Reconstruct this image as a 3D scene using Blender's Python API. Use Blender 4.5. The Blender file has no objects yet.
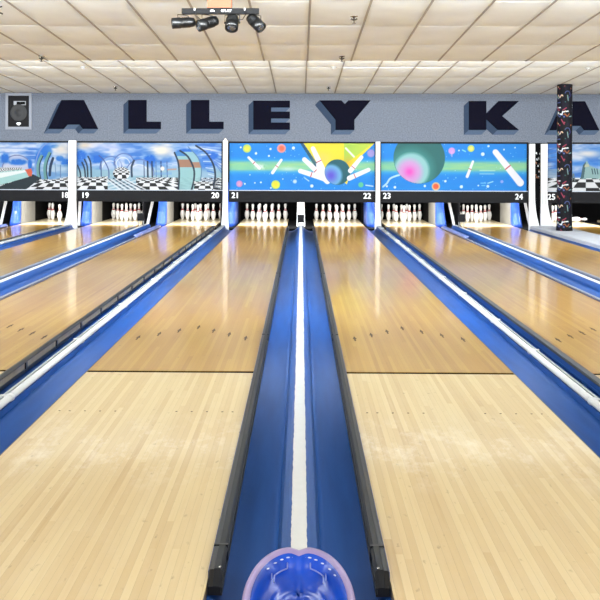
import bpy, bmesh, math, random
import numpy as np
from mathutils import Matrix, Vector
random.seed(4)
scene = bpy.context.scene
col = scene.collection
PI = math.pi

# ------------------------------------------------------------------ camera
F, YAW, ROLL, CX, CH, CY, PX, PY = 917.7, .014, .003, .0034, 1.331, -2.777, 288.3, 163.6
_s, _c, _sr, _cr = math.sin(YAW), math.cos(YAW), math.sin(ROLL), math.cos(ROLL)
RIGHT = Vector((_c, _s, 0)); FWD = Vector((-_s, _c, 0)); UP = Vector((0, 0, 1))
cd = bpy.data.cameras.new('camera'); cam = bpy.data.objects.new('camera', cd); col.objects.link(cam)
cd.sensor_width = 36; cd.lens = F / 600 * 36
cd.shift_x = (300 - PX) / 600; cd.shift_y = (PY - 300) / 600
r_ = RIGHT * _cr + UP * _sr; u_ = UP * _cr - RIGHT * _sr; b_ = -FWD
cam.matrix_world = Matrix(((r_.x, u_.x, b_.x, CX), (r_.y, u_.y, b_.y, CY), (r_.z, u_.z, b_.z, CH), (0, 0, 0, 1)))
scene.camera = cam
cd.clip_start = .02

def at(x, y, Y):
    """point of the plane at distance Y that the photo shows at pixel (x, y)"""
    a, b = x - PX, y - PY
    u = a * _cr + b * _sr; v = -a * _sr + b * _cr
    d = RIGHT * (u / F) + FWD - UP * (v / F)
    t = (Y - CY) / d.y
    return Vector((CX, CY, CH)) + d * t

# ------------------------------------------------------------------ world and light
w = bpy.data.worlds.new('world'); scene.world = w; w.use_nodes = True
w.node_tree.nodes['Background'].inputs[0].default_value = (.86, .95, 1, 1)
w.node_tree.nodes['Background'].inputs[1].default_value = .5
scene.view_settings.view_transform = 'Standard'
scene.view_settings.look = 'None'
scene.view_settings.exposure = 0.05
scene.view_settings.gamma = 1
scene.view_settings.use_curve_mapping = False

def area(name, loc, rot, sx, sy, power, color=(1, 1, 1)):
    l = bpy.data.lights.new(name, 'AREA'); l.shape = 'RECTANGLE'; l.size = sx; l.size_y = sy
    l.energy = power; l.color = color
    o = bpy.data.objects.new(name, l); o.location = loc; o.rotation_euler = rot; col.objects.link(o)
    return o
# fluorescent rows hidden in the steps of the ceiling, aimed along the next ceiling run
STEPS = [(-2.75, 2.80), (3.68, 2.78), (10.10, 2.775)]
area('cove_light', (0, 10.20, 2.88), (math.radians(99), 0, 0), 21, .12, 1600, (.93, .98, 1))
area('cove_light', (0, 3.80, 2.88), (math.radians(99), 0, 0), 21, .12, 1600, (.93, .98, 1))
area('cove_light', (0, -2.60, 2.93), (math.radians(70), 0, 0), 21, .12, 420, (1, .97, .92))
# lamps over the pins, behind the masks
area('pin_light', (0, 17.0, .95), (math.radians(38), 0, 0), 17, .12, 620, (1, .98, .94))
# fill light added behind the camera to brighten the hall, no known lamp
area('added_fill_light', (0, -6.0, 2.9), (math.radians(28), 0, 0), 14, 2.0, 170, (1, .97, .93))

# ------------------------------------------------------------------ materials
def srgb(c):
    return tuple(((v / 255) / 12.92 if v / 255 <= .04045 else ((v / 255 + .055) / 1.055) ** 2.4) for v in c[:3]) + (1,)
MATS = {}
def mat(name, rgb, rough=.5, metal=0, spec=.5, noise=0, nscale=20, bump=0, coat=0, stretch=None):
    if name in MATS: return MATS[name]
    m = bpy.data.materials.new(name); m.use_nodes = True; nt = m.node_tree; N = nt.nodes; L = nt.links
    p = N['Principled BSDF']
    p.inputs['Base Color'].default_value = srgb(rgb)
    p.inputs['Roughness'].default_value = rough; p.inputs['Metallic'].default_value = metal
    p.inputs['Specular IOR Level'].default_value = spec; p.inputs['Coat Weight'].default_value = coat
    p.inputs['Coat Roughness'].default_value = .08
    if noise or bump:
        tc = N.new('ShaderNodeTexCoord'); mp = N.new('ShaderNodeMapping'); nz = N.new('ShaderNodeTexNoise')
        if stretch: mp.inputs['Scale'].default_value = stretch
        L.new(tc.outputs['Object'], mp.inputs[0]); L.new(mp.outputs[0], nz.inputs[0])
        nz.inputs['Scale'].default_value = nscale; nz.inputs['Detail'].default_value = 5
        if noise:
            mr = N.new('ShaderNodeMapRange'); mr.inputs[1].default_value = .25; mr.inputs[2].default_value = .75
            mr.inputs[3].default_value = 1 - noise; mr.inputs[4].default_value = 1 + noise
            L.new(nz.outputs[0], mr.inputs[0])
            hs = N.new('ShaderNodeHueSaturation'); hs.inputs['Color'].default_value = srgb(rgb)
            L.new(mr.outputs[0], hs.inputs['Value']); L.new(hs.outputs[0], p.inputs['Base Color'])
        if bump:
            bp = N.new('ShaderNodeBump'); bp.inputs['Strength'].default_value = bump; bp.inputs['Distance'].default_value = .004
            L.new(nz.outputs[0], bp.inputs['Height']); L.new(bp.outputs[0], p.inputs['Normal'])
    MATS[name] = m
    return m

def wood(name, dark, mid, light, seglen, rough, worn=0, contrast=1):
    m = bpy.data.materials.new(name); m.use_nodes = True; nt = m.node_tree; N = nt.nodes; L = nt.links
    p = N['Principled BSDF']
    geo = N.new('ShaderNodeNewGeometry'); sx = N.new('ShaderNodeSeparateXYZ'); L.new(geo.outputs['Position'], sx.inputs[0])
    def math_(op, a, b=None):
        n = N.new('ShaderNodeMath'); n.operation = op
        for i, v in enumerate((a, b)):
            if v is None: continue
            if isinstance(v, (int, float)): n.inputs[i].default_value = v
            else: L.new(v, n.inputs[i])
        return n.outputs[0]
    ux = math_('MULTIPLY', sx.outputs[0], 1 / .02735)
    i = math_('FLOOR', ux)
    wn = N.new('ShaderNodeTexWhiteNoise'); wn.noise_dimensions = '1D'; L.new(i, wn.inputs['W'])
    off = math_('MULTIPLY', wn.outputs['Value'], 7.3)
    j = math_('FLOOR', math_('ADD', math_('MULTIPLY', sx.outputs[1], 1 / seglen), off))
    cv = N.new('ShaderNodeCombineXYZ'); L.new(i, cv.inputs[0]); L.new(j, cv.inputs[1])
    w2 = N.new('ShaderNodeTexWhiteNoise'); w2.noise_dimensions = '2D'; L.new(cv.outputs[0], w2.inputs['Vector'])
    ramp = N.new('ShaderNodeValToRGB'); e = ramp.color_ramp.elements
    e[0].position = 0; e[0].color = srgb(dark); e[1].position = 1; e[1].color = srgb(light)
    k = e.new(.3); k.color = srgb(mid); k = e.new(.75); k.color = srgb([(a + b) / 2 for a, b in zip(mid, light)])
    # grain
    mp = N.new('ShaderNodeMapping'); mp.inputs['Scale'].default_value = (60, 1.6, 1); L.new(geo.outputs['Position'], mp.inputs[0])
    g = N.new('ShaderNodeTexNoise'); g.inputs['Scale'].default_value = 1; g.inputs['Detail'].default_value = 6; L.new(mp.outputs[0], g.inputs[0])
    mp2 = N.new('ShaderNodeMapping'); mp2.inputs['Scale'].default_value = (3, .8, 1); L.new(geo.outputs['Position'], mp2.inputs[0])
    g2 = N.new('ShaderNodeTexNoise'); g2.inputs['Scale'].default_value = 1; g2.inputs['Detail'].default_value = 4; L.new(mp2.outputs[0], g2.inputs[0])
    t = math_('ADD', math_('MULTIPLY', w2.outputs['Value'], .5 * contrast), math_('MULTIPLY', g.outputs[0], .55))
    t = math_('ADD', t, math_('MULTIPLY', math_('SUBTRACT', g2.outputs[0], .5), .9))
    t = math_('SUBTRACT', t, .02)
    L.new(t, ramp.inputs[0])
    colr = ramp.outputs[0]
    # fine joints between the boards
    fr = math_('FRACT', ux); jt = math_('LESS_THAN', fr, .045)
    mx = N.new('ShaderNodeMixRGB'); mx.inputs[2].default_value = srgb([v * .78 for v in mid])
    L.new(math_('MULTIPLY', jt, .55), mx.inputs[0]); L.new(colr, mx.inputs[1]); colr = mx.outputs[0]
    if worn:
        mp3 = N.new('ShaderNodeMapping'); mp3.inputs['Scale'].default_value = (7, 3.2, 1); L.new(geo.outputs['Position'], mp3.inputs[0])
        g3 = N.new('ShaderNodeTexNoise'); g3.inputs['Scale'].default_value = 1; g3.inputs['Detail'].default_value = 8; g3.inputs['Roughness'].default_value = .75
        L.new(mp3.outputs[0], g3.inputs[0])
        mr = N.new('ShaderNodeMapRange'); mr.inputs[1].default_value = .5; mr.inputs[2].default_value = .72; L.new(g3.outputs[0], mr.inputs[0])
        # balls land about 1.6 m past the foul line
        yb = math_('ABSOLUTE', math_('SUBTRACT', sx.outputs[1], 1.5))
        mb = N.new('ShaderNodeMapRange'); mb.inputs[1].default_value = .15; mb.inputs[2].default_value = .6; mb.inputs[3].default_value = 1; mb.inputs[4].default_value = .12
        L.new(yb, mb.inputs[0])
        m3 = N.new('ShaderNodeMixRGB'); m3.inputs[2].default_value = srgb((236, 226, 204))
        L.new(math_('MULTIPLY', math_('MULTIPLY', mr.outputs[0], mb.outputs[0]), worn), m3.inputs[0]); L.new(colr, m3.inputs[1]); colr = m3.outputs[0]
    mp4 = N.new('ShaderNodeMapping'); mp4.inputs['Scale'].default_value = (34, 15, 1); L.new(geo.outputs['Position'], mp4.inputs[0])
    g4 = N.new('ShaderNodeTexNoise'); g4.inputs['Scale'].default_value = 1; g4.inputs['Detail'].default_value = 3; L.new(mp4.outputs[0], g4.inputs[0])
    mr4 = N.new('ShaderNodeMapRange'); mr4.inputs[1].default_value = .66; mr4.inputs[2].default_value = .76; L.new(g4.outputs[0], mr4.inputs[0])
    m4 = N.new('ShaderNodeMixRGB'); m4.inputs[2].default_value = srgb([v * .72 for v in dark])
    L.new(math_('MULTIPLY', mr4.outputs[0], .5), m4.inputs[0]); L.new(colr, m4.inputs[1]); colr = m4.outputs[0]
    L.new(colr, p.inputs['Base Color'])
    p.inputs['Roughness'].default_value = rough
    p.inputs['Coat Weight'].default_value = .45; p.inputs['Coat Roughness'].default_value = .095
    bp = N.new('ShaderNodeBump'); bp.inputs['Strength'].default_value = .12; bp.inputs['Distance'].default_value = .0008
    L.new(g.outputs[0], bp.inputs['Height']); L.new(bp.outputs[0], p.inputs['Normal'])
    MATS[name] = m
    return m

WF = wood('maple_boards', (181, 146, 91), (199, 171, 119), (213, 191, 142), 1.9, .3, worn=.75, contrast=1.8)
WB = wood('pine_boards', (138, 93, 28), (160, 117, 42), (174, 137, 59), 2.6, .29, contrast=1.6)
WD = wood('deck_boards', (214, 188, 140), (232, 212, 170), (244, 230, 196), 2.6, .3)
GROOVE = mat('dark_joint', (20, 14, 10), .9, spec=.0)
INLAY = mat('dark_inlay', (66, 44, 34), .6)
BLUE = mat('blue_gutter', (10, 69, 141), .52, noise=.16, nscale=3, stretch=(6, .5, 4), spec=.4)
BLUED = mat('blue_cap', (20, 71, 141), .55, noise=.12, nscale=4, stretch=(3, .6, 3), spec=.4)
LILAC = mat('lilac_plastic', (132, 148, 214), .3, noise=.1, nscale=5, coat=.4)
WHITEP = mat('white_paint', (208, 210, 213), .5, noise=.03, nscale=30)
PIPE = mat('white_pipe', (211, 214, 219), .32, noise=.04, nscale=15)
RAILTOP = mat('charcoal_rail', (24, 27, 34), .5, spec=.3, noise=.15, nscale=8, stretch=(8, .6, 8))
RAILBLK = mat('black_rail', (20, 21, 26), .4)
RAILIN = mat('taupe_panel', (142, 132, 114), .6, noise=.2, nscale=10)
RAILOUT = mat('slate_rail', (74, 84, 128), .35)
BLACK = mat('black_board', (13, 13, 16), .8, spec=.2, noise=.1, nscale=10)
PIT = mat('pit_black', (8, 8, 9), .9, spec=.1)
WHITE = mat('white_enamel', (188, 189, 190), .3)
GREY = mat('grey_plate', (136, 136, 133), .5, noise=.06, nscale=8)
SILVER = mat('light_trim', (140, 146, 156), .35)
CARPET = mat('blue_grey_carpet', (86, 91, 101), .95, noise=.24, nscale=38, bump=.8, spec=.1)
NAVY = mat('navy_letter', (2, 2, 15), .9, noise=.15, nscale=30, spec=.1)
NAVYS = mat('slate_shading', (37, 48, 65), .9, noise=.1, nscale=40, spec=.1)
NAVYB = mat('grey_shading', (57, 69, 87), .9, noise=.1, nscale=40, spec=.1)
TILE = mat('cream_tile', (228, 235, 238), .8, noise=.05, nscale=2.2, spec=.2)
TEE = mat('grey_tee', (150, 148, 144), .5)
CHROME = mat('chrome', (190, 190, 190), .2, metal=1)
CAN = mat('black_metal', (9, 10, 11), .35, noise=.1, nscale=20)
LENS = mat('dark_lens', (52, 56, 62), .15, coat=1)
AMBER = mat('amber_wood', (112, 62, 26), .6)
RED = mat('red_stripe', (170, 30, 40), .4)
PINM = mat('pin_white', (252, 252, 250), .25, coat=.5)

# ------------------------------------------------------------------ mesh helpers
class MB:
    def __init__(s): s.v = []; s.f = []; s.mi = []; s.ms = []; s.sm = []
    def m(s, m):
        if m not in s.ms: s.ms.append(m)
        return s.ms.index(m)
    def poly(s, pts, m, smooth=False):
        b = len(s.v); s.v += [tuple(p) for p in pts]; s.f.append(list(range(b, b + len(pts)))); s.mi.append(s.m(m)); s.sm.append(smooth)
    def box(s, x0, x1, y0, y1, z0, z1, m, M=None):
        b = len(s.v)
        P = [(x, y, z) for z in (z0, z1) for x, y in ((x0, y0), (x1, y0), (x1, y1), (x0, y1))]
        if M is not None: P = [tuple(M @ Vector(p)) for p in P]
        s.v += P
        for f in ((0, 3, 2, 1), (4, 5, 6, 7), (0, 1, 5, 4), (1, 2, 6, 5), (2, 3, 7, 6), (3, 0, 4, 7)):
            s.f.append([b + i for i in f]); s.mi.append(s.m(m)); s.sm.append(False)
    def loft(s, rings, m, closed=True, caps=True, smooth=True, mats=None):
        n = len(rings[0]); b = len(s.v)
        for r in rings: s.v += [tuple(p) for p in r]
        for i in range(len(rings) - 1):
            for k in range(n if closed else n - 1):
                k2 = (k + 1) % n
                s.f.append([b + i * n + k, b + i * n + k2, b + (i + 1) * n + k2, b + (i + 1) * n + k])
                s.mi.append(s.m(mats(i, k) if mats else m)); s.sm.append(smooth)
        if closed and caps:
            s.f.append([b + k for k in range(n)][::-1]); s.mi.append(s.m(m)); s.sm.append(False)
            q = b + (len(rings) - 1) * n
            s.f.append([q + k for k in range(n)]); s.mi.append(s.m(m)); s.sm.append(False)
    def tube(s, pts, r, m, n=10, caps=True, mats=None):
        pts = [Vector(p) for p in pts]; rings = []
        rs = r if isinstance(r, (list, tuple)) else [r] * len(pts)
        for i, p in enumerate(pts):
            t = (pts[min(i + 1, len(pts) - 1)] - pts[max(i - 1, 0)]).normalized()
            a = t.cross(Vector((0, 0, 1)))
            if a.length < .05: a = t.cross(Vector((1, 0, 0)))
            a.normalize(); c = t.cross(a)
            rings.append([p + (a * math.cos(2 * PI * k / n) + c * math.sin(2 * PI * k / n)) * rs[i] for k in range(n)])
        s.loft(rings, m, caps=caps, mats=mats)
    def lathe(s, prof, m, n=20, c=(0, 0, 0), mats=None, M=None):
        rings = [[Vector((c[0] + r * math.cos(2 * PI * k / n), c[1] + r * math.sin(2 * PI * k / n), c[2] + z)) for k in range(n)] for r, z in prof]
        if M is not None: rings = [[M @ p for p in r] for r in rings]
        s.loft(rings, m, mats=mats)
    def extrude(s, prof, y0, y1, m, closed=True, mats=None, smooth=False):
        """(x, z) cross-section run along y"""
        ys = (y0, y1)
        s.loft([[(x, y, z) for x, z in prof] for y in ys], m, closed=closed, mats=mats, smooth=smooth)
    def prism(s, pts, y0, y1, m):
        """(x, z) outline given depth from y0 to y1"""
        s.loft([[(x, y, z) for x, z in pts] for y in (y0, y1)], m, smooth=False)
    def build(s, name, parent=None, origin=None, recalc=True):
        me = bpy.data.meshes.new(name)
        o0 = Vector(origin) if origin is not None else Vector((0, 0, 0))
        me.from_pydata([tuple(Vector(v) - o0) for v in s.v], [], s.f)
        for m in s.ms: me.materials.append(m)
        me.polygons.foreach_set('material_index', s.mi)
        me.polygons.foreach_set('use_smooth', s.sm)
        me.update()
        if recalc:
            bm = bmesh.new(); bm.from_mesh(me); bmesh.ops.recalc_face_normals(bm, faces=bm.faces); bm.to_mesh(me); bm.free()
        o = bpy.data.objects.new(name, me); o.location = o0; col.objects.link(o)
        if parent: o.parent = parent
        return o
def tag(o, label=None, cat=None, group=None, kind=None):
    if label: o['label'] = label
    if cat: o['category'] = cat
    if group: o['group'] = group
    if kind: o['kind'] = kind
    return o
def empty(name, loc=(0, 0, 0), label=None, cat=None, group=None):
    o = bpy.data.objects.new(name, None); o.location = loc; o.empty_display_size = .2; col.objects.link(o)
    return tag(o, label, cat, group)
KIDS = {}
def copy_tree(o, parent=None):
    c = o.copy(); col.objects.link(c)
    if parent: c.parent = parent
    for ch in list(bpy.data.objects):
        if ch.parent == o: copy_tree(ch, c)
    return c
def text_mesh(body, size, name, m, parent, loc, bold=.0, depth=.002, sx=1):
    cu = bpy.data.curves.new(name, 'FONT'); cu.body = body; cu.size = size; cu.extrude = depth; cu.space_character = 1.06
    cu.align_x = 'CENTER'; cu.align_y = 'CENTER'
    t = bpy.data.objects.new(name, cu); col.objects.link(t)
    dg = bpy.context.evaluated_depsgraph_get(); dg.update()
    me = bpy.data.meshes.new_from_object(t.evaluated_get(dg)); bpy.data.objects.remove(t)
    R = Matrix.Rotation(PI / 2, 4, 'X') @ Matrix.Diagonal((sx, 1, 1, 1)); me.transform(R)
    bm = bmesh.new()
    for i, (dx, dz) in enumerate(((-1, 0), (1, 0), (0, .7), (0, -.7), (0, 0)) if bold else ((0, 0),)):
        c = me.copy(); c.transform(Matrix.Translation((dx * bold, i * .0003, dz * bold))); bm.from_mesh(c); bpy.data.meshes.remove(c)
    bm.to_mesh(me); bm.free()
    me.materials.clear(); me.materials.append(m)
    o = bpy.data.objects.new(name, me); o.location = loc; col.objects.link(o)
    if parent: o.parent = parent
    return o

# ------------------------------------------------------------------ layout
LW = 1.0668; G = .292; B = .4726; PAIR = 2 * LW + 2 * G + B; WIDE = .42
YM = 16.42            # plane of the masks and the lettered wall
LX = {}
for k in range(-2, 3):
    c0 = k * PAIR + (WIDE if k >= 2 else 0)
    LX[21 + 2 * k] = c0 - G - LW / 2; LX[22 + 2 * k] = c0 + G + LW / 2
XWL, XWR = -10.6, 10.6

# ------------------------------------------------------------------ setting
m = MB(); m.box(XWL, XWR, -.02, 21.2, -.22, -.16, mat('pit_floor', (40, 38, 38), .8)); tag(m.build('floor'), kind='structure')
m = MB(); m.box(XWL, XWR, -9.2, -.015, -.16, -.004, WF); tag(m.build('floor'), kind='structure')
m = MB(); m.box(XWL, XWR, YM, YM + .15, 1.775, 3.3, CARPET); tag(m.build('wall_back'), kind='structure')
m = MB(); m.box(XWL, XWR, 21.1, 21.2, -.16, 3.3, PIT); tag(m.build('wall_far'), kind='structure')
m = MB(); m.box(XWL, XWR, YM + .16, 21.1, 1.9, 1.95, PIT); tag(m.build('ceiling'), kind='structure')

def ceiling(y0, y1, z0, z1):
    """run of 0.61 x 1.22 m tiles that sag a little in their grid"""
    m = MB(); nx0 = math.ceil((XWL - .088) / .61) - 1; nx1 = math.floor((XWR - .088) / .61) + 1
    zz = lambda y: z0 + (z1 - z0) * (y - y0) / (y1 - y0)
    y = y1; k = 0
    rows = []
    while y > y0 + .01:
        rows.append((max(y0, y - 1.22), y)); y -= 1.22
    for a, b in rows:
        for i in range(nx0, nx1):
            xa = .088 + .61 * i; xb = xa + .61; xa2 = max(xa, XWL); xb2 = min(xb, XWR)
            if xb2 - xa2 < .02: continue
            sag = random.uniform(.010, .018); ns, nt_ = 4, 7; base = len(m.v); tl = random.uniform(-.004, .004)
            for j in range(nt_ + 1):
                for q in range(ns + 1):
                    u, v = q / ns, j / nt_
                    yy = a + (b - a) * v
                    s = (1 - (2 * u - 1) ** 2) ** .8 * (1 - abs(2 * v - 1) ** 4)
                    m.v.append((xa2 + (xb2 - xa2) * u, yy, zz(yy) - s * sag + tl * (v - .5)))
            for j in range(nt_):
                for q in range(ns):
                    p = base + j * (ns + 1) + q
                    m.f.append([p, p + ns + 1, p + ns + 2, p + 1]); m.mi.append(m.m(TILE)); m.sm.append(True)
    for i in range(nx0, nx1 + 1):
        x = .088 + .61 * i
        if XWL < x < XWR:
            m.loft([[(x - .012, yy, zz(yy) - .006), (x + .012, yy, zz(yy) - .006), (x + .012, yy, zz(yy) + .012), (x - .012, yy, zz(yy) + .012)] for yy in (y0, y1)], TEE, smooth=False)
    for a, b in rows:
        m.box(XWL, XWR, a - .010, a + .010, zz(a) - .001, zz(a) + .012, TILE)
    # closed upper side and riser at the near end
    m.poly([(XWL, y0, z0 + .03), (XWR, y0, z0 + .03), (XWR, y1, z1 + .03), (XWL, y1, z1 + .03)], TILE)
    m.box(XWL, XWR, y0 - .02, y0, z0 - .27 if y0 > -9 else z0, z0 + .03, TILE)
    tag(m.build('ceiling', recalc=False), kind='structure')
ceiling(10.12, YM, 3.075, 2.80)
ceiling(3.70, 10.10, 3.09, 2.775)
ceiling(-2.73, 3.68, 3.09, 2.78)
ceiling(-9.2, -2.75, 3.10, 2.80)

# ------------------------------------------------------------------ lanes
def make_lane():
    root = empty('bowling_lane')
    h = LW / 2; SP = 3.05
    def slab(name, y0, y1, mt):
        m = MB(); m.box(-h, h, y0, y1, -.05, 0, mt); return m.build(name, root)
    slab('front_boards', -.01, SP, WF)
    slab('back_boards', SP + .048, 16.88, WB)
    tag(slab('pin_deck', 16.885, 19.3, WD), 'pale pin deck boards')
    m = MB(); m.box(-h, h, SP, SP + .048, -.05, -.003, GROOVE); m.build('splice_joint', root)
    bw = LW / 39
    for n in (3, 5, 8, 11, 14, 26, 29, 32, 35, 37):
        x = -h + (n - .5) * bw; m = MB()
        m.lathe([(.0055, 0), (.0055, .0012)], INLAY, n=12); o = m.build('dot_marker', root); o.location = (x, 2.134, 0)
    for q, n in enumerate((5, 10, 15, 20, 25, 30, 35)):
        x = -h + (n - .5) * bw; Y = 4.69 - .153 * abs(q - 3); m = MB()
        pts = [(-.006, -.105), (.006, -.105), (.006, -.03), (.015, -.03), (0, .075), (-.015, -.03), (-.006, -.03)]
        m.loft([[(a, b, z) for a, b in pts] for z in (0, .0012)], INLAY, smooth=False)
        o = m.build('arrow_marker', root); o.location = (x, Y, 0)
    return root
lane0 = make_lane()
side = {17: 'far left lane, cut by the left edge of the photo', 18: 'pale wooden lane under number 18, third pair of lanes from the middle',
        19: 'narrow strip of glossy lane under number 19, left of the blue rail', 20: 'glossy wooden lane under number 20 with black slotted rail on its right',
        21: 'wooden bowling lane under number 21, just left of the central blue gutter', 22: 'wooden bowling lane under number 22, just right of the central blue gutter',
        23: 'glossy wooden lane under number 23 with grey topped rail on its left', 24: 'glossy wooden lane under number 24 behind a blue rail',
        25: 'lane beyond the patterned black column with a fallen pin', 26: 'far right lane, at the right edge behind the column'}
first = True
for n, x in sorted(LX.items()):
    o = lane0 if first else copy_tree(lane0)
    first = False; o.location = (x, 0, 0)
    tag(o, side[n], 'bowling lane', 'side by side bowling lanes')

# ------------------------------------------------------------------ gutters between lanes
Y0, Y1 = .11, 16.25
def rail(root, x, s, y0=None, y1=None, kind='centre'):
    """bumper rail at lane edge x; s = +1 when its open side looks towards +x"""
    y0 = Y0 if y0 is None else y0; y1 = Y1 if y1 is None else y1
    x += s * .004
    X = lambda a: x + s * a
    m = MB(); T = {'low': .020, 'centre': .034, 'slots': .046, 'flat': .032}[kind]; W = {'low': .046, 'centre': .046, 'slots': .044, 'flat': .062}[kind]
    prof = [(0, -.03), (0, T - .006), (.004, T - .003), (.016, T - .003), (.018, T), (W - .010, T), (W, T - .010), (W, T - .014), (W - .005, T - .014), (W - .005, -.016), (W, -.016), (W, -.03)]
    mts = [RAILBLK, RAILBLK, RAILBLK, RAILTOP, RAILTOP, RAILTOP if kind != 'slots' else RAILBLK, RAILBLK, RAILBLK, RAILIN if kind == 'slots' else RAILBLK, RAILBLK, RAILBLK, RAILBLK]
    if kind == 'low': mts = [RAILBLK, RAILBLK] + [mat('mid_grey_rail', (118, 124, 138), .4)] * 8 + [RAILBLK] * 2
    if kind == 'flat': mts[7] = mts[8] = mts[9] = mts[10] = BLUED; mts[4] = mts[3] = mat('flat_rail_top', (62, 65, 72), .5, noise=.1, nscale=6)
    # the near end is cut down at a slant
    def ring(y, k): return [(X(a), y, min(z, z if k is None else -.03 + (z + .03) * k)) for a, z in prof]
    m.loft([ring(y0 + .03 * (0 if True else 1), .45), ring(y0 + .05, 1), ring(y1, 1)], RAILBLK, smooth=False, mats=lambda i, k: mts[k])
    if kind == 'slots':
        for k in range(int((y1 - y0) / .75) + 1):
            yy = y0 + .05 + .75 * k
            a, b = sorted((X(W - .010), X(W + .004))); m.box(a, b, yy, yy + .035, -.02, T - .012, RAILBLK)
        a, b = sorted((X(W - .006), X(W + .001))); m.box(a, b, y0, y1, -.016, -.008, RAILBLK)
    elif kind == 'centre':
        for yy in (.34, 4.2, 8.1, 12.0):
            a, b = sorted((X(-.0005), X(W + .001))); m.box(a, b, yy, yy + .012, -.02, T + .001, RAILBLK)
    o = m.build('bumper_rail', root)
    if kind == 'centre':
        m = MB(); m.lathe([(.006, 0), (.004, .003)], CHROME, n=8, c=(X(W - .012), y0 + .06, T - .001)); m.build('screw', o)
    m = MB(); a, b = sorted((X(-.003), X(0)))
    m.box(a, b, y0 + .05, y1, .001, T - .008, RAILOUT)
    for k in range(int((y1 - y0) / 1.1)):
        yy = y0 + .5 + 1.1 * k
        m.lathe([(.006, 0), (.004, .004)], CHROME, n=8, M=Matrix.Translation((X(-.003), yy, .014)) @ Matrix.Rotation(-s * PI / 2, 4, 'Y'))
    m.build('rail_face', o)
    return o
def arc(x0, x1, depth, ztop0, ztop1, n=9):
    return [(x0 + (x1 - x0) * i / n, (ztop0 + (ztop1 - ztop0) * i / n) - depth * math.sin(PI * i / n) ** .7) for i in range(n + 1)]
def channel(root, x0, x1, z0, z1, y0=-.03, y1=Y1, d=.05):
    m = MB(); top = arc(x0, x1, d, z0, z1); low = [(x, z - .006) for x, z in top][::-1]
    m.extrude(top + low, y0, y1, BLUE, smooth=True)
    return m.build('gutter_channel', root)
def jagged_strip(root, w, z, y0, y1, x=0):
    m = MB(); n = 260; L_, R_ = [], []
    for i in range(n + 1):
        y = y0 + (y1 - y0) * (i / n) ** 1.6
        L_.append((x - w / 2 + random.uniform(-.0012, .0016), y, z)); R_.append((x + w / 2 + random.uniform(-.0016, .0012), y, z))
    for i in range(n):
        m.poly([L_[i], R_[i], R_[i + 1], L_[i + 1]], WHITEP)
        m.poly([(p[0], p[1], z - .003) for p in (L_[i], L_[i + 1], R_[i + 1], R_[i])], WHITEP)
    return m.build('white_stripe', root, recalc=False)
def end_cover(root, x, s, y0, y1):
    m = MB()
    pr = [(x, .003), (x - s * .012, .0034), (x - s * .05, .05), (x - s * .06, .05), (x - s * .03, 0)]
    pr = [(x - s * .003, .001), (x - s * .003, .036), (x + s * .03, .062), (x + s * .05, .062), (x + s * .05, .052), (x + s * .02, .038), (x, .034), (x, .001)]
    m.extrude(pr, y0, y1, LILAC); return m.build('end_cover', root)
def type_a(X, label, side=False):
    root = empty('gutter_division', (X, 0, 0), label, 'bowling gutter', 'blue gutter divisions between lanes')
    kd = 'low' if side else 'centre'; rail(root, -G, 1, kind=kd); rail(root, G, -1, kind=kd)
    channel(root, -G + .002, -.072, -.035, .004); channel(root, .072, G - .002, .004, -.035)
    m = MB()
    if side: m.extrude([(-.076, -.01), (-.070, .03), (-.050, .060), (-.035, .068), (.035, .068), (.050, .060), (.070, .03), (.076, -.01)], .20, Y1, BLUED)
    else: m.extrude([(-.076, -.01), (-.073, .004), (-.060, .036), (-.040, .046), (.040, .046), (.060, .036), (.073, .004), (.076, -.01)], .20, Y1, BLUED)
    m.build('centre_cap', root)
    jagged_strip(root, .062 if side else .055, .0715 if side else .0495, .20, Y1)
    if X < 0: end_cover(root, G - .004, -1, 13.4, 16.2)
    if X > 0: end_cover(root, -G + .004, 1, 13.4, 16.2)
    return root
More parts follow.
